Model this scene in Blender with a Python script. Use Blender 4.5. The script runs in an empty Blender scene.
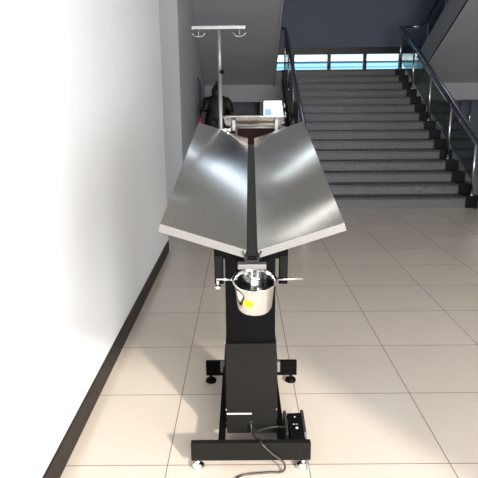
import bpy, bmesh, math, random
from mathutils import Vector, Matrix
random.seed(7)
PI = math.pi
scn = bpy.context.scene
C = scn.collection
V = Vector
# ------------------------------------------------------------ camera
cam = bpy.data.objects.new('camera', bpy.data.cameras.new('camera'))
C.objects.link(cam)
cam.data.sensor_width = 36; cam.data.lens = 568.65 / 478 * 36; cam.data.clip_start = .05; cam.data.clip_end = 300
pit, yaw, rol = .237392, -.006829, -.010543
Fw = V((math.sin(yaw)*math.cos(pit), math.cos(yaw)*math.cos(pit), -math.sin(pit)))
r0 = V((math.cos(yaw), -math.sin(yaw), 0)); u0 = r0.cross(Fw)
Rt = r0*math.cos(rol) + u0*math.sin(rol); Up = -r0*math.sin(rol) + u0*math.cos(rol)
cam.matrix_world = Matrix(((Rt.x, Up.x, -Fw.x, 0), (Rt.y, Up.y, -Fw.y, 0), (Rt.z, Up.z, -Fw.z, 1.50362), (0, 0, 0, 1)))
scn.camera = cam
# ------------------------------------------------------------ light
scn.view_settings.view_transform = 'Standard'; scn.view_settings.look = 'None'
scn.view_settings.gamma = 1; scn.view_settings.use_curve_mapping = False
scn.view_settings.exposure = 0.0
w = bpy.data.worlds.new('sky'); scn.world = w; w.use_nodes = True
w.node_tree.nodes['Background'].inputs[0].default_value = (.72, .86, 1, 1)
w.node_tree.nodes['Background'].inputs[1].default_value = 1.6
def lamp(name, kind, energy, color, loc=(0, 0, 0), direction=(0, 0, -1), **k):
    l = bpy.data.lights.new(name, kind); l.energy = energy; l.color = color
    for a, b in k.items(): setattr(l, a, b)
    o = bpy.data.objects.new(name, l); C.objects.link(o); o.location = loc
    o.rotation_euler = V(direction).to_track_quat('-Z', 'Y').to_euler(); return o
lamp('sun', 'SUN', 6.2, (1, .88, .73), (3, -6, 6), (-1.1, 2, -1), angle=math.radians(2.5))
# daylight through the glazed entrance behind the camera
lamp('entrance_daylight', 'AREA', 340, (1, .985, .98), (1.55, -1.38, 1.45), (-.08, 1, .0), shape='RECTANGLE', size=2.4, size_y=2.3)
# added lamp at the unseen upper windows, for table highlights and stairwell fill
lamp('added_stairwell_lamp', 'AREA', 16, (.75, .86, 1), (1.8, 14.1, 6.85), (0, -1, -.25), shape='RECTANGLE', size=5.2, size_y=.22)

# ------------------------------------------------------------ materials
ANX, ANY = 1, 0
def mat(name, col, rough=.5, metal=0, noise=0, nscale=40, bump=0, bscale=60, stretch=None, spec=.5, coat=0):
    m = bpy.data.materials.new(name); m.use_nodes = True
    n, l = m.node_tree.nodes, m.node_tree.links
    b = n['Principled BSDF']
    b.inputs['Base Color'].default_value = (*col, 1); b.inputs['Roughness'].default_value = rough
    b.inputs['Metallic'].default_value = metal; b.inputs['Specular IOR Level'].default_value = spec
    b.inputs['Coat Weight'].default_value = coat
    tc = n.new('ShaderNodeTexCoord'); mp = n.new('ShaderNodeMapping'); l.new(tc.outputs['Object'], mp.inputs[0])
    if stretch: mp.inputs['Scale'].default_value = stretch
    if noise:
        t = n.new('ShaderNodeTexNoise'); t.inputs['Scale'].default_value = nscale; t.inputs['Detail'].default_value = 4
        l.new(mp.outputs[0], t.inputs[0])
        r = n.new('ShaderNodeMapRange'); r.inputs['From Min'].default_value = .3; r.inputs['From Max'].default_value = .7
        r.inputs['To Min'].default_value = 1-noise; r.inputs['To Max'].default_value = 1+noise
        l.new(t.outputs[0], r.inputs[0])
        x = n.new('ShaderNodeVectorMath'); x.operation = 'SCALE'; x.inputs[0].default_value = col
        l.new(r.outputs[0], x.inputs['Scale']); l.new(x.outputs[0], b.inputs['Base Color'])
    if bump:
        t = n.new('ShaderNodeTexNoise'); t.inputs['Scale'].default_value = bscale; t.inputs['Detail'].default_value = 3
        l.new(mp.outputs[0], t.inputs[0])
        u = n.new('ShaderNodeBump'); u.inputs['Strength'].default_value = bump; u.inputs['Distance'].default_value = .01
        l.new(t.outputs[0], u.inputs['Height']); l.new(u.outputs[0], b.inputs['Normal'])
    return m
def glass_mat(name, col, gloss=.08, tint=1):
    m = bpy.data.materials.new(name); m.use_nodes = True; n, l = m.node_tree.nodes, m.node_tree.links
    n.remove(n['Principled BSDF'])
    t = n.new('ShaderNodeBsdfTransparent'); t.inputs[0].default_value = (*col, 1)
    g = n.new('ShaderNodeBsdfGlossy'); g.inputs['Roughness'].default_value = .03
    f = n.new('ShaderNodeLayerWeight'); f.inputs[0].default_value = .25
    r = n.new('ShaderNodeMath'); r.operation = 'MULTIPLY'; r.inputs[1].default_value = gloss*4; l.new(f.outputs['Fresnel'], r.inputs[0])
    x = n.new('ShaderNodeMixShader'); l.new(r.outputs[0], x.inputs[0]); l.new(t.outputs[0], x.inputs[1]); l.new(g.outputs[0], x.inputs[2])
    l.new(x.outputs[0], n['Material Output'].inputs[0]); return m
def tile_mat():
    m = bpy.data.materials.new('floor_tiles'); m.use_nodes = True; n, l = m.node_tree.nodes, m.node_tree.links
    b = n['Principled BSDF']; tc = n.new('ShaderNodeTexCoord'); sp = n.new('ShaderNodeSeparateXYZ'); l.new(tc.outputs['Object'], sp.inputs[0])
    def M(op, a, v=None, c=None):
        q = n.new('ShaderNodeMath'); q.operation = op
        for i, z in enumerate((a, v, c)):
            if z is None: continue
            if isinstance(z, (int, float)): q.inputs[i].default_value = z
            else: l.new(z, q.inputs[i])
        return q.outputs[0]
    lines, ids = [], []
    for i, off in ((0, -.3292), (1, 2.1273)):
        s = M('MULTIPLY', M('ADD', sp.outputs[i], -off+60), 1/.6)
        fr = M('FRACT', s); ids.append(M('FLOOR', s))
        d = M('MINIMUM', fr, M('SUBTRACT', 1.0, fr))
        lines.append(M('LESS_THAN', d, .0035 if i == 0 else .0042))
    line = M('MAXIMUM', lines[0], lines[1])
    cb = n.new('ShaderNodeCombineXYZ'); l.new(ids[0], cb.inputs[0]); l.new(ids[1], cb.inputs[1])
    wn = n.new('ShaderNodeTexWhiteNoise'); wn.noise_dimensions = '3D'; l.new(cb.outputs[0], wn.inputs[0])
    ns = n.new('ShaderNodeTexNoise'); ns.inputs['Scale'].default_value = 3; l.new(tc.outputs['Object'], ns.inputs[0])
    k = M('ADD', M('MULTIPLY', wn.outputs[0], .05), M('MULTIPLY', ns.outputs[0], .06)); k = M('ADD', k, .93)
    x = n.new('ShaderNodeVectorMath'); x.operation = 'SCALE'; x.inputs[0].default_value = (.53, .475, .415); l.new(k, x.inputs['Scale'])
    mx = n.new('ShaderNodeMix'); mx.data_type = 'RGBA'; l.new(line, mx.inputs[0]); l.new(x.outputs[0], mx.inputs[6]); mx.inputs[7].default_value = (.16, .13, .11, 1)
    l.new(mx.outputs[2], b.inputs['Base Color']); b.inputs['Roughness'].default_value = .16; b.inputs['Specular IOR Level'].default_value = .5
    return m
def stripe_mat():
    m = bpy.data.materials.new('cyan_sheet'); m.use_nodes = True; n, l = m.node_tree.nodes, m.node_tree.links
    b = n['Principled BSDF']; tc = n.new('ShaderNodeTexCoord'); sp = n.new('ShaderNodeSeparateXYZ'); l.new(tc.outputs['Object'], sp.inputs[0])
    q = n.new('ShaderNodeMath'); q.operation = 'MULTIPLY'; q.inputs[1].default_value = 4.2; l.new(sp.outputs[2], q.inputs[0])
    fr = n.new('ShaderNodeMath'); fr.operation = 'FRACT'; l.new(q.outputs[0], fr.inputs[0])
    r = n.new('ShaderNodeValToRGB'); r.color_ramp.elements[0].color = (.07, .28, .46, 1); r.color_ramp.elements[0].position = .25
    r.color_ramp.elements[1].color = (.22, .46, .62, 1); r.color_ramp.elements[1].position = .4
    l.new(fr.outputs[0], r.inputs[0]); l.new(r.outputs[0], b.inputs['Base Color']); b.inputs['Roughness'].default_value = .6
    return m
def emit(name, col, s):
    m = bpy.data.materials.new(name); m.use_nodes = True; b = m.node_tree.nodes['Principled BSDF']
    b.inputs['Base Color'].default_value = (0.02, .02, .02, 1); b.inputs['Emission Color'].default_value = (*col, 1); b.inputs['Emission Strength'].default_value = s
    return m
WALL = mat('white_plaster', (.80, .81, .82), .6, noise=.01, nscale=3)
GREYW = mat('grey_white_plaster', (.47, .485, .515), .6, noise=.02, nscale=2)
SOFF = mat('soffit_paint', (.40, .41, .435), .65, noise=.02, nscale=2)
CEIL = mat('ceiling_paint', (.70, .70, .69), .7)
BASE = mat('dark_skirting_tile', (.014, .011, .009), .4, noise=.12, nscale=9, spec=.12)
TILE = tile_mat()
GRAN = mat('speckled_grey_granite', (.125, .125, .135), .5, noise=.45, nscale=55)
TREAD = mat('dark_granite_tread', (.045, .045, .048), .4, noise=.4, nscale=60)
BLACKG = mat('black_granite', (.006, .006, .007), .4, noise=.2, nscale=30, spec=.15)
STEEL = mat('brushed_steel', (.60, .59, .56), .14, 1, noise=.05, nscale=5, stretch=(30, 1, 1))
_n = STEEL.node_tree.nodes; _t = _n.new('ShaderNodeCombineXYZ'); _t.inputs[0].default_value = ANX; _t.inputs[1].default_value = ANY
STEEL.node_tree.links.new(_t.outputs[0], _n['Principled BSDF'].inputs['Tangent']); _n['Principled BSDF'].inputs['Anisotropic'].default_value = 1.0
CHROME = mat('polished_steel', (.78, .78, .77), .10, 1)
SATIN = mat('satin_steel', (.22, .22, .22), .45, .8)
LIGHTST = mat('pale_steel_rim', (.19, .186, .175), .5, .3)
BLK = mat('black_powder_coat', (.0018, .0018, .002), .5, bump=.03, bscale=300, spec=.05)
CHAR = mat('charcoal_powder_coat', (.008, .0077, .007), .5, bump=.03, bscale=300, spec=.07)
TROUGH = mat('dark_grey_trough', (.022, .022, .022), .5, .1)
RUB = mat('black_rubber', (.01, .01, .01), .5)
CABLE = mat('black_cable', (.012, .012, .012), .35)
RAILM = mat('dark_polished_handrail', (.28, .28, .32), .16, 1)
POSTM = mat('rail_post_steel', (.62, .62, .64), .2, 1)
GLASS = glass_mat('greenish_glass', (.55, .60, .59), .14)
WGLASS = glass_mat('window_glass', (.95, .97, .97), .04)
DARKFR = mat('dark_window_frame', (.035, .033, .032), .4)
BRONZE = mat('dark_bronze', (.010, .008, .006), .5, .3, noise=.5, nscale=25, bump=.5, bscale=60)
RED = mat('red_wrap', (.42, .02, .015), .5)
YEL = mat('yellow_sticker', (.85, .72, .02), .5)
WHITE = mat('white_print', (.35, .35, .34), .5)
WOODR = mat('red_brown_wood', (.050, .013, .010), .5, noise=.25, nscale=8, spec=.2)
WOODR2 = mat('black_leather', (.01, .01, .011), .5)
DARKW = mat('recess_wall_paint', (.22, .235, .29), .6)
CYAN = stripe_mat()
ASPH = mat('outdoor_paving', (.30, .29, .27), .8)
ROOF = mat('white_roof_sheet', (.8, .8, .8), .6)

# ------------------------------------------------------------ helpers
class MB:
    def __init__(s): s.b = bmesh.new(); s.smooth = False
    def box(s, x0, x1, y0, y1, z0, z1, bev=0, M=None):
        mt = Matrix.Translation(((x0+x1)/2, (y0+y1)/2, (z0+z1)/2)) @ Matrix.Diagonal((abs(x1-x0), abs(y1-y0), abs(z1-z0), 1))
        vs = bmesh.ops.create_cube(s.b, size=1, matrix=mt)['verts']
        if bev:
            es = {e for v in vs for e in v.link_edges}
            r = bmesh.ops.bevel(s.b, geom=list(es), offset=bev, segments=2, affect='EDGES', profile=.6)
            vs = list({v for f in r['faces'] for v in f.verts} | {v for v in vs if v.is_valid})
        if M: bmesh.ops.transform(s.b, matrix=M, verts=vs)
        return s
    def tube(s, pts, r, n=10, cap=True):
        pts = [V(p) for p in pts]; rings = []; prev = None
        rs = r if isinstance(r, (list, tuple)) else [r]*len(pts)
        for i, p in enumerate(pts):
            d = (pts[min(i+1, len(pts)-1)] - pts[max(i-1, 0)]).normalized()
            if prev is None: a = d.orthogonal().normalized()
            else: a = (prev - d*prev.dot(d)).normalized()
            prev = a; b = d.cross(a)
            rings.append([s.b.verts.new(p + (a*math.cos(2*PI*k/n) + b*math.sin(2*PI*k/n))*rs[i]) for k in range(n)])
        for A, B in zip(rings, rings[1:]):
            for k in range(n):
                f = s.b.faces.new((A[k], A[(k+1) % n], B[(k+1) % n], B[k])); f.smooth = True
        if cap: s.b.faces.new(rings[0][::-1]); s.b.faces.new(rings[-1])
        return s
    def lathe(s, prof, loc=(0, 0, 0), n=32, M=None, close=False):
        rings = []; loc = V(loc); vs = []
        for r, z in prof:
            ring = [s.b.verts.new(loc + V((r*math.cos(2*PI*k/n), r*math.sin(2*PI*k/n), z))) for k in range(n)]
            rings.append(ring); vs += ring
        prs = list(zip(rings, rings[1:])) + ([(rings[-1], rings[0])] if close else [])
        for A, B in prs:
            for k in range(n):
                f = s.b.faces.new((A[k], A[(k+1) % n], B[(k+1) % n], B[k])); f.smooth = True
        if not close: s.b.faces.new(rings[0][::-1]); s.b.faces.new(rings[-1])
        if M: bmesh.ops.transform(s.b, matrix=M, verts=vs)
        return s
    def prism(s, poly, axis, a, b):
        """poly of 2D points extruded along axis ('x': (y,z); 'y': (x,z); 'z': (x,y)) from a to b"""
        def P(p, t): return V((t, p[0], p[1])) if axis == 'x' else V((p[0], t, p[1])) if axis == 'y' else V((p[0], p[1], t))
        A = [s.b.verts.new(P(p, a)) for p in poly]; B = [s.b.verts.new(P(p, b)) for p in poly]; n = len(poly)
        s.b.faces.new(A); s.b.faces.new(B[::-1])
        for k in range(n): s.b.faces.new((A[k], B[k], B[(k+1) % n], A[(k+1) % n]))
        return s
    def build(s, name, m, parent=None, M=None, **props):
        bmesh.ops.recalc_face_normals(s.b, faces=s.b.faces)
        if M: s.b.transform(M)
        if parent is not None: s.b.transform(parent_inv(parent))
        me = bpy.data.meshes.new(name); s.b.to_mesh(me); s.b.free(); me.materials.append(m)
        o = bpy.data.objects.new(name, me); C.objects.link(o)
        if parent is not None: o.parent = parent
        for k, v in props.items(): o[k] = v
        return o
def parent_inv(p):
    m = Matrix.Identity(4)
    while p is not None: m = p.matrix_basis @ m; p = p.parent
    return m.inverted()
def box(*a, **k): return MB().box(*a, **k)
def thing(name, label, cat, loc, group=None):
    o = bpy.data.objects.new(name, None); C.objects.link(o); o.location = loc; o.empty_display_size = .1
    o['label'] = label; o['category'] = cat
    if group: o['group'] = group
    return o
def struct(name, b, m, parent=None, **k):
    o = b.build(name, m, parent, **k)
    if parent is None: o['kind'] = 'structure'
    return o
def smoothpath(pts, n=8):
    pts = [V(p) for p in pts]; out = []
    P = [pts[0]] + pts + [pts[-1]]
    for i in range(1, len(P)-2):
        for k in range(n):
            t = k/n; a, b, c, d = P[i-1:i+3]
            out.append(.5*((2*b) + (c-a)*t + (2*a-5*b+4*c-d)*t*t + (3*b-a-3*c+d)*t**3))
    out.append(pts[-1]); return out

# ------------------------------------------------------------ setting
XW = -.775                                   # near left wall face
H1, H2 = 3.96, 8.0
struct('floor', box(-3.2, 6.2, -1.6, 14.5, -.1, 0), TILE)
struct('wall_left', box(XW-.24, XW, -1.5, 5.76, 0, H1), WALL)
bb = MB()
for k in range(9):
    y = -1.5 + k*.8; bb.box(XW, XW+.012, y+.001, min(y+.799, 5.76), 0, .115, bev=.0015)
struct('baseboard_left', bb, BASE)
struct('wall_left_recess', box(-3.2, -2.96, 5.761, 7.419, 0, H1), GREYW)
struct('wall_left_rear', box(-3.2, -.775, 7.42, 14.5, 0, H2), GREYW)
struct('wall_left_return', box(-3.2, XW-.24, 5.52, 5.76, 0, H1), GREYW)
struct('wall_right', box(6.0, 6.2, -1.5, 14.5, 0, H2), WALL)
struct('ceiling', box(-3.2, 6.2, -1.6, 7.95, H1, H1+.2), CEIL)
struct('ceiling_stairwell', box(-3.2, 6.2, 8.0, 14.6, H2, H2+.15), CEIL)
struct('wall_stairwell_front', box(-3.2, 6.2, 7.8, 7.95, H1+.2, H2), WALL)
# entrance wall behind the camera, glazed opening
wf = MB(); wf.box(-3.2, .2-1.0, -1.6, -1.45, 0, H1); wf.box(2.88, 6.2, -1.6, -1.45, 0, H1); wf.box(-.8, 2.88, -1.6, -1.45, 2.42, H1)
struct('wall_front', wf, WALL)
# rear wall with the window band: sill 2.22, head 2.58
WY = 14.3; SILL, HEAD = 2.2, 2.60
wb = MB(); wb.box(-3.2, 6.2, WY, WY+.2, 0, SILL); wb.box(-3.2, 6.2, WY, WY+.2, HEAD, 6.65); wb.box(-3.2, 6.2, WY, WY+.2, 7.05, H2); wb.box(-3.2, -.76, WY, WY+.2, 6.65, 7.05); wb.box(4.7, 6.2, WY, WY+.2, 6.65, 7.05)
wb.box(-3.2, .36, WY, WY+.2, SILL, HEAD); wb.box(4.70, 6.2, WY, WY+.2, SILL, HEAD)
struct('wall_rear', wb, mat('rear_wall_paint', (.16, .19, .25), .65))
struct('trim_1', box(.36, 4.70, WY-.06, WY-.001, HEAD, HEAD+.13), DARKFR)
struct('trim_2', box(.36, 4.70, WY-.05, WY-.001, SILL-.06, SILL), DARKFR)
xs = [.36, 1.245, 2.115, 2.975, 3.83, 4.70]
for k in range(5):
    a, b = xs[k]+.003, xs[k+1]-.003
    f = MB(); t = .036
    f.box(a, a+t, WY, WY+.08, SILL, HEAD); f.box(b-t, b, WY, WY+.08, SILL, HEAD)
    f.box(a+t, b-t, WY, WY+.08, SILL, SILL+t*.6); f.box(a+t, b-t, WY, WY+.08, HEAD-t*.6, HEAD)
    fr = struct('window_%d' % (k+1), f, DARKFR)
    box(a+t, b-t, WY+.035, WY+.041, SILL+t*.6, HEAD-t*.6).build('pane', WGLASS, fr)
for k in range(4):  # upper window band: added out of view to put highlights on the steel panels
    a, b = -.76+k*1.365, -.76+(k+1)*1.365; t = .04
    fr = struct('window_%d' % (k+6), MB().box(a, a+t, WY, WY+.08, 6.65, 7.05).box(b-t, b, WY, WY+.08, 6.65, 7.05).box(a+t, b-t, WY, WY+.08, 6.65, 6.69).box(a+t, b-t, WY, WY+.08, 7.01, 7.05), DARKFR)
    box(a+t, b-t, WY+.035, WY+.041, 6.69, 7.01).build('pane', WGLASS, fr)
def added_strip_light(x0, x1, y, label, e):  # added lights out of view, placed for the bands mirrored in the table
    cl = thing('added_strip_light', label, 'added light', ((x0+x1)/2, y, H1), 'added unseen lights for the table highlights')
    box(x0, x1, y-.08, y+.08, H1-.07, H1-.0005, bev=.004).build('housing', ROOF, cl)
    box(x0+.03, x1-.03, y-.06, y+.06, H1-.078, H1-.0705).build('diffuser', e, cl)
added_strip_light(-1.5, .0, 6.28, 'added unseen white strip light for the highlight near the front edge of the right table panel', emit('added_strip_glow', (1, .99, .95), 3.6))
added_strip_light(-.74, .1, 7.78, 'added unseen cool strip light for the highlight across the middle of the right panel', emit('added_strip_glow_cool', (.85, .94, 1), 3.6))
# landing
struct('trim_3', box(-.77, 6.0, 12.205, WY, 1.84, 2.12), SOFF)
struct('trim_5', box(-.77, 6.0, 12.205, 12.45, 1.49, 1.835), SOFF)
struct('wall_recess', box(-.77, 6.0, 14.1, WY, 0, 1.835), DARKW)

# ------------------------------------------------------------ staircase
Y0, T, RZ, NS = 7.98, .30, .14, 15
def sz(n): return .02 + RZ*n
LX0, LX1, RX0, RX1 = .84, 1.0, 3.16, 3.36
st = thing('staircase', 'wide grey speckled granite staircase rising straight ahead to the window landing', 'staircase', (2.1, Y0, 0))
slab = [(Y0+.02, 0.0)]
for n in range(1, NS+1):
    y = Y0 + (n-1)*T + .02
    slab += [(y, sz(n)-.03), (y+T, sz(n)-.03)]
slab[-1] = (12.2, sz(NS)-.03); slab += [(12.2, 1.8), (8.55, 0)]
slab = [p for i, p in enumerate(slab) if i == 0 or p != slab[i-1]]
MB().prism(slab, 'x', LX0, RX1).build('flight_slab', BLACKG, st)
for n in range(1, NS+1):
    y = Y0 + (n-1)*T; z1 = sz(n); z0 = 0 if n == 1 else sz(n-1)
    s = box(LX1, RX0, y, y+.019, z0, z1-.031).build('riser', GRAN, st)
    y1 = 12.203 if n == NS else y+T+.018
    box(LX1, RX0, y-.022, y1, z1-.03, z1, bev=.006).build('tread', TREAD, st)
for (a, b) in ((LX0, LX1-.001), (RX0+.001, RX1)):
    m = MB()
    for n in range(1, NS+1):
        y = Y0 + (n-1)*T; z0 = 0 if n == 1 else sz(n-1)
        m.box(a, b, y-.018, (12.203 if n == NS else y+T-.019), z0 + .001, sz(n)+.004)
    m.build('side_border', BLACKG, st)
# return flights: sloping slab with steps on top
def flight(x0, x1, label, stringer):
    t = thing('return_flight', label, 'staircase', ((x0+x1)/2, 12.2, 2.12))
    k = RZ/T
    poly = [(12.2, 1.835)]
    yend = 8.02; poly.append((yend, 1.835 + k*(12.2-yend)))
    top = []
    n = 0
    y = 12.2; z = 2.12
    while y - T > yend:
        z += RZ; top += [(y, z), (y-T, z)]; y -= T
    top += [(yend, z)]
    poly += top[::-1]
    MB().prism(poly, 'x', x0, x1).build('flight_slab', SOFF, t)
    sx = stringer
    a, b = (sx-.015, sx+.0) if sx > 2 else (sx, sx+.015)
    q = [(12.2, 1.80), (yend, 1.80+k*(12.2-yend)), (yend, 2.36+k*(12.2-yend)), (12.2, 2.36)]
    MB().prism(q, 'x', a-.02, b).build('stringer', mat('stringer_paint', (.42, .43, .45), .55), t)
    e0, e1 = (sx-.040, sx-.034) if sx > 2 else (sx+.016, sx+.022)
    MB().prism([(12.2, 1.80), (yend, 1.80+k*(12.2-yend)), (yend, 1.84+k*(12.2-yend)), (12.2, 1.84)], 'x', e0, e1).build('edge_strip', BLACKG, t)
    return t
FLs = flight(-.77, .665, 'left grey return flight seen from below, over the dark statue', .665)
FRs = flight(3.62, 5.98, 'right grey return flight seen from below, rising toward upper right corner', 3.62)
def rail(name, label, x, side):
    t = thing(name, label, 'railing', (x, Y0, 0))
    hz = .80
    P = lambda s, dz=hz: (x, Y0+(s-1)*T, sz(1)+(s-1)*RZ+dz)
    pts = [(x, Y0-.14, sz(1)+hz-.05), P(1), P(15), (x, 12.3, sz(15)+hz+.02), (x+.0, 12.36, sz(15)+hz+.03)]
    ex = .5 if side > 0 else -.2
    pts += [(x+ex*.15, 12.42, sz(15)+hz+.03), (x+ex*.8, 12.42, sz(15)+hz+.04)]
    if side > 0: pts += [(x+ex, 12.3, sz(15)+hz+.12), (x+ex, 8.6, sz(15)+hz+.12+3.7*RZ/T)]
    else: pts += [(x+ex, 12.3, sz(15)+hz+.12), (x+ex, 8.6, sz(15)+hz+.12+3.7*RZ/T)]
    MB().tube(pts, .034, 12).build('handrail', RAILM, t)
    P2 = [(x, Y0-.06, sz(1)+hz-.10), (x, Y0+T*13.8, sz(1)+RZ*13.8+hz-.09)]
    MB().tube(P2, .012, 8).build('lower_rail', RAILM, t)
    for s in (1.25, 4.8, 8.4, 12.0, 15.2):
        yy = Y0+(s-1)*T; n = min(15, int(s)); zz = sz(n)
        MB().tube([(x, yy, zz), (x, yy, sz(1)+(s-1)*RZ+hz-.02)], .017, 10).lathe([(.03, 0), (.03, .012), (.018, .02)], (x, yy, zz)).build('post', POSTM, t)
    MB().tube([(x+.03*side, Y0-.16, 0), (x+.03*side, Y0-.16, 1.0)], .033, 14).lathe([(.06, 0), (.06, .012), (.035, .03)], (x+.03*side, Y0-.16, 0)).build('newel_post', POSTM, t)
    ss = (1.25, 4.8, 8.4, 12.0, 15.0)
    for a, b in zip(ss, ss[1:]):
        ya, yb = Y0+(a-1)*T+.06, Y0+(b-1)*T-.06
        za, zb = sz(1)+(a-1)*RZ+.03, sz(1)+(b-1)*RZ-.03
        MB().prism([(ya, za+.16), (yb, zb+.16), (yb, zb+hz-.14), (ya, za+hz-.14)], 'x', x-.005, x+.005).build('glass_panel', GLASS, t)
    # balustrade of the return flight
    xx = x+ex
    k = RZ/T
    for i in range(4):
        ya = 12.1-i*.95; yb = ya-.85
        za, zb = 2.12+k*(12.2-ya), 2.12+k*(12.2-yb)
        MB().prism([(ya, za+.2), (yb, zb+.2), (yb, zb+.78), (ya, za+.78)], 'x', xx-.005, xx+.005).build('glass_panel', GLASS, t)
        yp = ya+.05
        MB().tube([(xx, yp, 2.26+k*(12.2-yp)), (xx, yp, 2.12+k*(12.2-yp)+.86)], .015, 8).build('post', POSTM, t)
    return t
rail('stair_railing', 'dark polished handrail with glass panels along right side of staircase', 3.27, 1)
rail('stair_railing', 'dark handrail with steel posts along left side of staircase, behind the table', .90, -1)

# ------------------------------------------------------------ recess below the landing
d = struct('door_1', MB().box(4.0, 4.06, 13.9, 13.96, 0, 1.62).box(5.9, 5.96, 13.9, 13.96, 0, 1.62).box(4.06, 5.9, 13.9, 13.96, 1.54, 1.62).box(4.95, 5.0, 13.9, 13.96, 0, 1.54), DARKFR)
box(4.06, 4.95, 13.925, 13.935, .02, 1.54).build('pane', WGLASS, d); box(5.0, 5.9, 13.925, 13.935, .02, 1.54).build('pane', WGLASS, d)
for x in (4.88, 5.18, 5.42):
    MB().tube([(x, 13.9, .7), (x, 13.84, .72), (x, 13.84, 1.4), (x, 13.9, 1.42)], .018).build('door_handle', CHROME, d)
sb = thing('sideboard', 'dark red-brown wooden cabinet standing in the recess under the landing', 'cabinet', (.1, 12.4, 0))
box(-.55, .80, 12.2, 12.7, .06, .98, bev=.01).build('body', WOODR, sb)
box(-.58, .82, 12.17, 12.72, .981, 1.02, bev=.006).build('top', WOODR, sb)
box(-.53, .78, 12.23, 12.68, 0, .06).build('plinth', WOODR2, sb)
for a, b in ((-.53, -.10), (-.09, .34), (.35, .78)):
    dd = box(a, b, 12.18, 12.199, .1, .95, bev=.004).build('cabinet_door', WOODR, sb)
    MB().tube([(b-.05, 12.18, .55), (b-.05, 12.16, .55), (b-.05, 12.16, .65), (b-.05, 12.18, .65)], .006, 6).build('handle', BRONZE, dd)
cs = thing('storage_case', 'low black case with sloping ends on top of the red-brown cabinet', 'case', (-.1, 12.45, 1.02))
MB().prism([(-.36, 1.021), (.28, 1.021), (.28, 1.10), (.22, 1.19), (-.28, 1.19), (-.36, 1.10)], 'y', 12.28, 12.62).build('body', WOODR2, cs)
MB().tube([(-.12, 12.28, 1.12), (-.12, 12.25, 1.12), (.06, 12.25, 1.12), (.06, 12.28, 1.12)], .01, 8).build('handle', RUB, cs)
struct('trim_4', box(.40, .50, 12.9, 13.0, 0, 1.83), DARKFR)

# ------------------------------------------------------------ statue
SX, SY, SZ0 = -.42, 9.9, .58
pl = thing('plinth', 'dark wooden plinth under the warrior statue beside the left wall', 'plinth', (SX, SY, 0))
box(SX-.30, SX+.30, SY-.26, SY+.26, .0, .07, bev=.01).build('foot', WOODR2, pl)
box(SX-.27, SX+.27, SY-.21, SY+.21, .07, SZ0-.05, bev=.01).build('body', WOODR, pl)
box(SX-.30, SX+.30, SY-.25, SY+.25, SZ0-.05, SZ0, bev=.01).build('top', WOODR, pl)
stt = thing('statue', 'dark bronze statue of an armoured warrior gripping a long polearm', 'statue', (SX, SY, SZ0))
def skin_body(name, verts, edges, radii, m, parent, sub=2):
    me = bpy.data.meshes.new(name); me.from_pydata(verts, edges, [])
    o = bpy.data.objects.new(name, me); C.objects.link(o)
    bpy.context.view_layer.objects.active = o
    o.modifiers.new('skin', 'SKIN')
    for i, r in enumerate(radii):
        sv = me.skin_vertices[0].data[i]; sv.radius = (r if isinstance(r, tuple) else (r, r)); sv.use_root = (i == 0)
    o.modifiers['skin'].use_smooth_shade = True
    s = o.modifiers.new('sub', 'SUBSURF'); s.levels = s.render_levels = sub
    dg = bpy.context.evaluated_depsgraph_get(); me2 = bpy.data.meshes.new_from_object(o.evaluated_get(dg))
    bpy.data.objects.remove(o)
    me2.transform(parent_inv(parent)); me2.materials.clear(); me2.materials.append(m)
    for p in me2.polygons: p.use_smooth = True
    o = bpy.data.objects.new(name, me2); C.objects.link(o); o.parent = parent; return o
def W(x, y, z): return (SX+x, SY+y, SZ0+z)
vs = [W(0, 0, .62), W(0, 0, .78), W(0, -.01, .93), W(0, -.01, 1.02), W(0, -.015, 1.09), W(0, -.01, 1.15),
      W(-.13, 0, .95), W(-.19, -.03, .82), W(-.225, -.10, .77), W(.14, 0, .95), W(.22, .0, .80), W(.25, -.10, .70),
      W(-.09, 0, .56), W(-.12, -.02, .32), W(-.13, 0, .07), W(-.13, -.07, .04), W(.09, 0, .56), W(.12, .0, .32), W(.13, .02, .07), W(.14, -.06, .04)]
es = [(0, 1), (1, 2), (2, 3), (3, 4), (4, 5), (2, 6), (6, 7), (7, 8), (2, 9), (9, 10), (10, 11), (0, 12), (12, 13), (13, 14), (14, 15), (0, 16), (16, 17), (17, 18), (18, 19)]
rd = [.15, .155, .12, .06, .072, .05, .085, .075, .045,   .085, .075, .045, .11, .08, .06, .045, .11, .08, .06, .045]
skin_body('body', vs, es, rd, BRONZE, stt)
def folds(prof, c, n, amp, k, sx=1.0, sy=1.0):
    m = MB(); R = []
    for r, z in prof:
        R.append([m.b.verts.new(V(c)+V((sx*r*(1+amp*math.cos(k*2*PI*i/n+z*9))*math.cos(2*PI*i/n), sy*r*(1+amp*math.cos(k*2*PI*i/n+z*9))*math.sin(2*PI*i/n), z))) for i in range(n)])
    for A, B in zip(R, R[1:]):
        for i in range(n):
            f = m.b.faces.new((A[i], A[(i+1) % n], B[(i+1) % n], B[i])); f.smooth = True
    for v in m.b.verts: v.co += V((random.uniform(-.012, .012), random.uniform(-.012, .012), random.uniform(-.012, .012)))
    m.b.faces.new(R[0][::-1]); m.b.faces.new(R[-1]); return m
folds([(.12, .70), (.155, .64), (.175, .58), (.20, .44), (.225, .24), (.24, .10), (.22, .09), (.13, .5)], W(0, 0, 0), 48, .05, 9, 1.0, .75).build('armour_skirt', BRONZE, stt)
folds([(.155, .74), (.175, .71), (.18, .66), (.16, .62)], W(0, 0, 0), 40, .03, 12, 1, .8).build('belt', BRONZE, stt)
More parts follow.
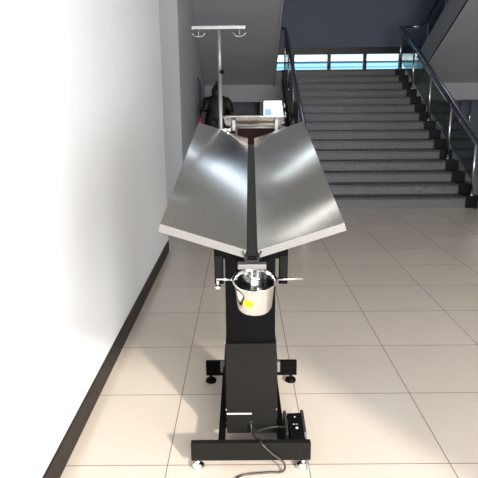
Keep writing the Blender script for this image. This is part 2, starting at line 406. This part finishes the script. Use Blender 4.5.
folds([(.05, 1.03), (.12, .99), (.18, .85), (.22, .6), (.26, .3), (.25, .12), (.2, .12), (.16, .7)], W(.02, .07, 0), 48, .06, 8, 1.0, .5).build('cape', BRONZE, stt)
for s_ in (-1, 1):
    folds([(.02, .06), (.055, .045), (.085, .0), (.10, -.06), (.07, -.08)], W(s_*.155, 0, .935), 32, .07, 8, 1, .9).build('shoulder_guard', BRONZE, stt)
m = MB(); m.lathe([(.06, 1.00), (.085, 1.05), (.088, 1.10), (.072, 1.15), (.045, 1.19), (.015, 1.205), (.022, 1.225), (.004, 1.26)], W(0, .012, 0), 18)
m.build('helmet', BRONZE, stt)
for hx, hy, hz in ((-.225, -.10, .75), (.25, -.10, .68)):
    for k in range(5):
        zz = hz+.018*k
        MB().tube([W(hx-.01, hy-.01, zz), W(hx-.045, hy-.025, zz), W(hx-.055, hy-.045, zz), W(hx-.025, hy-.062, zz)], .010-.0008*k, 6).build('finger', BRONZE, stt)
MB().prism([(W(.23, 0, 0)[0], SZ0+.74), (W(.27, 0, 0)[0], SZ0+.74), (W(.40, 0, 0)[0], SZ0+.60), (W(.36, 0, 0)[0], SZ0+.56)], 'y', SY-.14, SY-.11).build('sword', BRONZE, stt)
pa = thing('polearm', 'tall dark polearm with curved blade held upright by the statue', 'polearm', (SX-.27, SY-.13, SZ0))
px, py = SX-.268, SY-.135
MB().tube([(px, py, SZ0), (px-.005, py, SZ0+1.0)], .012, 8).build('shaft', BRONZE, pa)
MB().prism([(px-.012, 1.56), (px+.012, 1.56), (px+.035, 1.66), (px+.03, 1.76), (px+.005, 1.84), (px-.02, 1.91), (px-.04, 1.88), (px-.022, 1.80), (px-.03, 1.70)], 'y', py-.012, py+.012).build('blade', BRONZE, pa)
MB().lathe([(.012, 0), (.03, .01), (.034, .10), (.028, .19), (.012, .2)], (px, py, 1.04), 12).build('wrapping', RED, pa, label='red wrapping')

# ------------------------------------------------------------ veterinary table
TX = .03
vt = thing('veterinary_table', 'stainless steel V-top veterinary examination table on a black column and floor frame', 'table', (TX, 2.42, 0))
TM = Matrix.Translation((.028, 1.70, 1.057)) @ Matrix.Rotation(math.radians(-.85), 4, 'Z') @ Matrix.Rotation(math.radians(10.25), 4, 'X')
L = 1.42; PW = .276; TH = .027; AN = math.radians(19)
for s in (-1, 1):
    # plate with folded-down rim, local: u along width (out), v length, w normal
    m = MB()
    m.box(0, PW, 0, L, -.004, 0)
    m.box(0, PW, .0, .0015, -TH, -.004); m.box(0, PW, L-.0015, L, -TH, -.004)
    m.box(0, .0015, .0015, L-.0015, -TH, -.004); m.box(PW-.0015, PW, .0015, L-.0015, -TH, -.004)
    PM = TM @ Matrix.Translation((s*.017, 0, 0)) @ Matrix.Rotation(-s*AN, 4, 'Y') @ (Matrix.Identity(4) if s > 0 else Matrix.Translation((-PW, 0, 0)))
    p = m.build('table_panel', STEEL, vt, M=PM)
    e = MB().box(.0005, PW-.0005, -.0022, -.0002, -TH, .0, bev=.0008).build('front_rim', LIGHTST, p, M=PM, label='pale bright front edge')
    for v in (.25, .7, 1.15): box(.03, PW-.03, v, v+.03, -.05, -.0272).build('cross_brace', BLK, p, M=PM)
# trough
m = MB()
poly = [(-.030, .004), (-.026, -.004), (-.020, -.030), (.020, -.030), (.026, -.004), (.030, .004), (.027, .004), (.023, -.006), (.0175, -.027), (-.0175, -.027), (-.023, -.006), (-.027, .004)]
poly = [(a, b-.006) for a, b in poly]
m.prism(poly, 'y', -.012, L-.002)
tr = m.build('drain_trough', TROUGH, vt, M=TM)
MB().lathe([(.0085, 0), (.013, 0), (.013, .002), (.0085, .002)], (0, .012, -.0325), 20, close=True).build('drain_hole', BLK, tr, M=TM)
# drain fitting: T-plate and outlet pipe
MB().box(-.044, .044, -.022, .0, -.057, -.040, bev=.002).build('drain_bracket', SATIN, vt, M=TM)
MB().tube([(-.012, .012, -.04), (-.012, .012, -.115)], .0085, 14).tube([(.008, .015, -.04), (.008, .015, -.10)], .0085, 14).build('drain_pipe', CHROME, vt, M=TM)
# under-frame
m = MB(); m.box(-.055, .055, .10, L-.08, -.085, -.040); m.box(-.10, .10, .42, .95, -.12, -.085); m.box(-.118, .112, .062, .10, -.06, -.038)
m.build('under_frame', BLK, vt, M=TM)
# straps for the bucket holder
for s in (-1, 1):
    x = -.003+s*.105
    o = MB().box(x-.0145, x+.0145, .06, .078, -.152, -.03, bev=.002).build('strap', BLK, vt, M=TM)
    MB().box(x-.011, x+.011, .056, .06, -.125, -.048, bev=.001).build('strap_cover', CHAR, o, M=TM)
m = MB(); m.tube([(-.117, .063, -.134), (-.069, .06, -.134)], .0048, 10); m.tube([(.073, .06, -.134), (.168, .063, -.134)], .0048, 10)
m.tube([(-.069, .06, -.134), (.073, .06, -.134)], .0048, 10)
hd = m.build('bucket_holder', CHROME, vt, M=TM)
MB().tube([(-.112, .055, -.134), (-.112, .055, -.155)], .005, 8).lathe([(.010, 0), (.010, .010)], (-.112, .055, -.165), 12).build('thumb_screw', CHROME, hd, M=TM)
# column
box(TX-.105, TX+.105, 2.27, 2.56, .30, 1.085, bev=.004).build('upper_column', BLK, vt)
lc = MB().prism([(2.25, .073), (2.60, .073), (2.60, .50), (2.25, .50)], 'x', TX-.108, TX+.110).build('lower_column', CHAR, vt)
box(TX-.107, TX+.003, 2.2475, 2.2499, .166, .173).build('slot', WHITE, lc, label='white slot line')
MB().tube([(.029, 2.2499, .128), (.029, 2.243, .128)], .009, 16).build('cable_gland', RUB, lc)
for s in (-1, 1):
    x = TX+s*.109+.001
    for (y, z) in ((2.28, .49), (2.28, .10), (2.28, .17)):
        MB().tube([(x-s*.004, y, z), (x+s*.004, y, z)], .006, 10).build('bolt', CHROME, vt)
    a = x + s*.001; b = x+s*.009
    MB().prism([(2.30, .11), (2.62, .11), (2.50, .40), (2.34, .40)], 'x', min(a, b), max(a, b)).build('side_bracket', CHAR, vt)
    box(TX+.004+s*.151-.011, TX+.004+s*.151+.011, 2.835, 2.8545, .072, .132).build('clamp_plate', SATIN, vt)
# base frame
for (ya, yb, xa, xb) in ((2.095, 2.125, -.224, .276), (2.855, 2.885, -.208, .289)):
    box(xa, xb, ya, yb, .042, .123, bev=.003).build('base_beam', CHAR if ya < 2.5 else BLK, vt)
for x in (-.112, .145):
    box(x, x+.028, 2.125, 2.855, .050, .108, bev=.002).build('base_rail', BLK, vt)
box(-.084, .145, 2.33, 2.52, .05, .0725).build('base_plate', BLK, vt)
for x, y, mm in ((-.197, 2.11, CHROME), (.245, 2.11, CHROME), (-.182, 2.87, BLK), (.257, 2.87, BLK)):
    MB().lathe([(.0, 0.0), (.027, 0), (.030, .006), (.026, .018), (.012, .026), (.008, .029), (.008, .0425)], (x, y, 0), 24).build('foot', mm, vt)
# IV pole on the far end
iv = MB().tube([(-.112, 3.13, 1.20), (-.112, 3.13, 1.60)], .0105, 14).tube([(-.112, 3.13, 1.60), (-.113, 3.13, 1.872)], .009, 14).build('iv_pole', SATIN, vt, label='slim pale steel drip pole with hooks')
box(-.257, .024, 3.122, 3.138, 1.869, 1.887, bev=.003).build('crossbar', SATIN, iv)
for x in (-.221, -.008):
    m = MB(); m.tube([(x, 3.13, 1.87), (x, 3.13, 1.834)], .003, 8)
    m.tube(smoothpath([(x-.034, 3.13, 1.851), (x-.022, 3.13, 1.838), (x-.012, 3.13, 1.834), (x+.012, 3.13, 1.834), (x+.022, 3.13, 1.838), (x+.034, 3.13, 1.851)], 4), .003, 8)
    m.build('hook', SATIN, iv)
MB().tube([(-.112, 3.12, 1.655), (-.100, 3.108, 1.655)], .005, 8).lathe([(.004, 0), (.012, .001), (.012, .012), (.004, .013)], (0, 0, 0), 14, M=Matrix.Translation((-.100, 3.108, 1.655)) @ Matrix.Rotation(PI/2, 4, 'X')).build('knob', BLK, iv)
m = MB(); m.box(-.135, -.085, 3.10, 3.155, 1.335, 1.362, bev=.003); m.tube([(-.085, 3.12, 1.352), (-.062, 3.10, 1.356)], .009, 12)
m.build('pole_clamp', CHROME, iv)
# tray support: bar with two uprights at the far end
m = MB(); m.tube([(-.06, 3.27, 1.360), (.238, 3.27, 1.358)], .0055, 10)
for x in (-.03, .21): m.tube([(x, 3.27, 1.355), (x, 3.20, 1.30), (x, 3.08, 1.26)], .006, 8)
m.tube([(-.06, 3.27, 1.36), (-.06, 3.53, 1.36), (.238, 3.53, 1.358), (.238, 3.27, 1.358)], .0055, 10)
ts = m.build('tray_support', SATIN, vt)
for x in (-.045, .195):
    MB().box(x-.009, x+.009, 3.258, 3.264, 1.347, 1.402, bev=.002).box(x-.009, x+.009, 3.258, 3.285, 1.343, 1.348).build('clip', SATIN, ts)

# instrument tray
ty = thing('instrument_tray', 'shallow stainless instrument tray held at the far end of the table', 'tray', (.07, 3.4, 1.367))
def rr(hx, hy, r, z, n=6):
    out = []
    for cx, cy, a0 in ((hx-r, hy-r, 0), (-hx+r, hy-r, PI/2), (-hx+r, -hy+r, PI), (hx-r, -hy+r, 1.5*PI)):
        for k in range(n+1): out.append((cx+r*math.cos(a0+PI/2*k/n), cy+r*math.sin(a0+PI/2*k/n), z))
    return out
def loft(rings, o):
    m = MB(); R = [[m.b.verts.new(V(p)+V(o)) for p in r] for r in rings]; n = len(R[0])
    for A, B in zip(R, R[1:]):
        for k in range(n):
            f = m.b.faces.new((A[k], A[(k+1) % n], B[(k+1) % n], B[k])); f.smooth = True
    m.b.faces.new(R[0][::-1]); m.b.faces.new(R[-1]); return m
loft([rr(.155, .11, .03, 0), rr(.168, .122, .035, .012), rr(.176, .13, .04, .047), rr(.190, .143, .045, .050), rr(.190, .143, .045, .053),
      rr(.174, .128, .04, .052), rr(.165, .12, .035, .014), rr(.152, .108, .03, .003)], (.072, 3.41, 1.367)).build('tray_body', CHROME, ty)
# small display standing in the tray
dp = thing('display_screen', 'small bright white screen with a blue patch leaning behind the instrument tray', 'screen', (.185, 3.44, 1.372))
DM = Matrix.Translation((.186, 3.42, 1.3715)) @ Matrix.Rotation(math.radians(-14), 4, 'X')
sp = [(-.062, 0), (.070, 0), (.055, .142), (-.060, .142)]
MB().prism(sp, 'y', 0, .012).build('housing', CHAR, dp, M=DM)
MB().prism([(-.0575, .006), (.0645, .006), (.0505, .138), (-.0555, .138)], 'y', -.001, -.0002).build('screen', emit('lit_screen_white', (.95, .98, 1), 1.6), dp, M=DM)
MB().prism([(-.050, .05), (-.020, .05), (-.005, .06), (-.012, .085), (-.028, .092), (-.050, .088)], 'y', -.0018, -.0011).build('screen_patch', emit('lit_screen_blue', (.35, .66, .92), .9), dp, M=DM)
for z in (.06, .11): MB().box(.0625+(.11-z)*.1, .070+(.11-z)*.1, 0, .010, z-.012, z+.012, bev=.001).build('hinge', SATIN, dp, M=DM)

# bucket
bk = thing('bucket', 'small polished steel bucket hanging under the drain with a yellow sticker', 'bucket', (.03, 1.74, .84))
BM = TM @ Matrix.Translation((.008, -.004, -.103)) @ Matrix.Rotation(math.radians(6), 4, 'X') @ Matrix.Diagonal((.97, .97, .90, 1))
prof = [(.0, -.118), (.046, -.118), (.054, -.114), (.058, -.106), (.0635, -.03), (.066, -.012), (.0685, -.006), (.0725, .0), (.0735, .003), (.0715, .005), (.067, .002), (.0635, -.010), (.061, -.03), (.056, -.104), (.051, -.112), (.0, -.114)]
MB().lathe(prof, n=48).build('bucket_body', CHROME, bk, M=BM)
m = MB(); n = 8
rows = []
for z, r in ((-.072, .0625), (-.048, .0640)):
    rows.append([m.b.verts.new((r*math.cos(a), r*math.sin(a), z)) for a in [math.radians(-126+i*4.3) for i in range(n)]])
for i in range(n-1): m.b.faces.new((rows[0][i], rows[0][i+1], rows[1][i+1], rows[1][i]))
bmesh.ops.solidify(m.b, geom=m.b.faces[:], thickness=.0006)
m.build('sticker', YEL, bk, M=BM, label='yellow sticker')

# foot pedal
PC = (.232, 2.31)
fp = thing('foot_pedal', 'black foot switch with small white marks behind right end of front beam', 'pedal', (*PC, 0))
FM = Matrix.Translation((*PC, 0)) @ Matrix.Rotation(math.radians(4), 4, 'Z')
MB().prism([(-.09, 0), (.09, 0), (.09, .045), (.07, .055), (-.07, .022), (-.09, .014)], 'x', -.044, .044).build('base', RUB, fp, M=FM)
MB().prism([(-.080, .026), (.060, .084), (.052, .104), (.040, .106), (-.082, .040)], 'x', -.032, .032).build('treadle', BLK, fp, M=FM)
for s in (-1, 1):
    MB().prism([(-.04, .026), (.085, .045), (.085, .100), (.055, .108), (-.03, .055)], 'x', s*.040-.005, s*.040+.005).build('side_guard', RUB, fp, M=FM)
TMp = FM @ Matrix.Translation((0, -.021, .073)) @ Matrix.Rotation(math.atan2(.066, .122), 4, 'X')
for q in ((-.022, .022, -.060, -.057), (-.003, .008, -.006, .004), (-.014, -.004, .016, .019), (.000, .009, .0165, .0185), (-.003, .003, .052, .057)):
    box(*q, .0006, .0018).build('white_mark', WHITE, fp, M=TMp)
pth = smoothpath([(.034, 2.240, .126), (.05, 2.20, .115), (.09, 2.19, .132), (.125, 2.19, .14), (.155, 2.20, .135), (.180, 2.255, .10), (.186, 2.35, .06), (.195, 2.40, .03)], 8)
MB().tube(pth, .003, 8).build('cable', CABLE, fp)
pc = MB().tube(smoothpath([(.028, 2.238, .127), (.036, 2.21, .095), (.05, 2.16, .105), (.064, 2.115, .1285), (.074, 2.085, .124), (.114, 2.080, .084), (.160, 2.078, .046), (.166, 2.075, .018), (.150, 2.070, .0045), (.10, 2.068, .0045), (.02, 2.058, .0045), (-.022, 2.045, .0045), (-.038, 2.02, .0045), (-.045, 1.95, .0045), (-.03, 1.8, .0045)], 8), .0042, 8).build('power_cord', CABLE)
pc['label'] = 'black power cord from the column over the front beam onto the floor'; pc['category'] = 'cord'

# ------------------------------------------------------------ outside
struct('ground', box(-40, 40, 14.6, 80, -.4, -.12), ASPH)
sh = thing('building', 'low cyan and white shed seen outside through the landing windows', 'building', (5, 32, 0))
box(-12, 24, 30, 38, -.12, 3.42).build('wall', CYAN, sh)
box(-12.3, 24.3, 29.8, 38.3, 3.42, 3.6).build('roof', ROOF, sh)
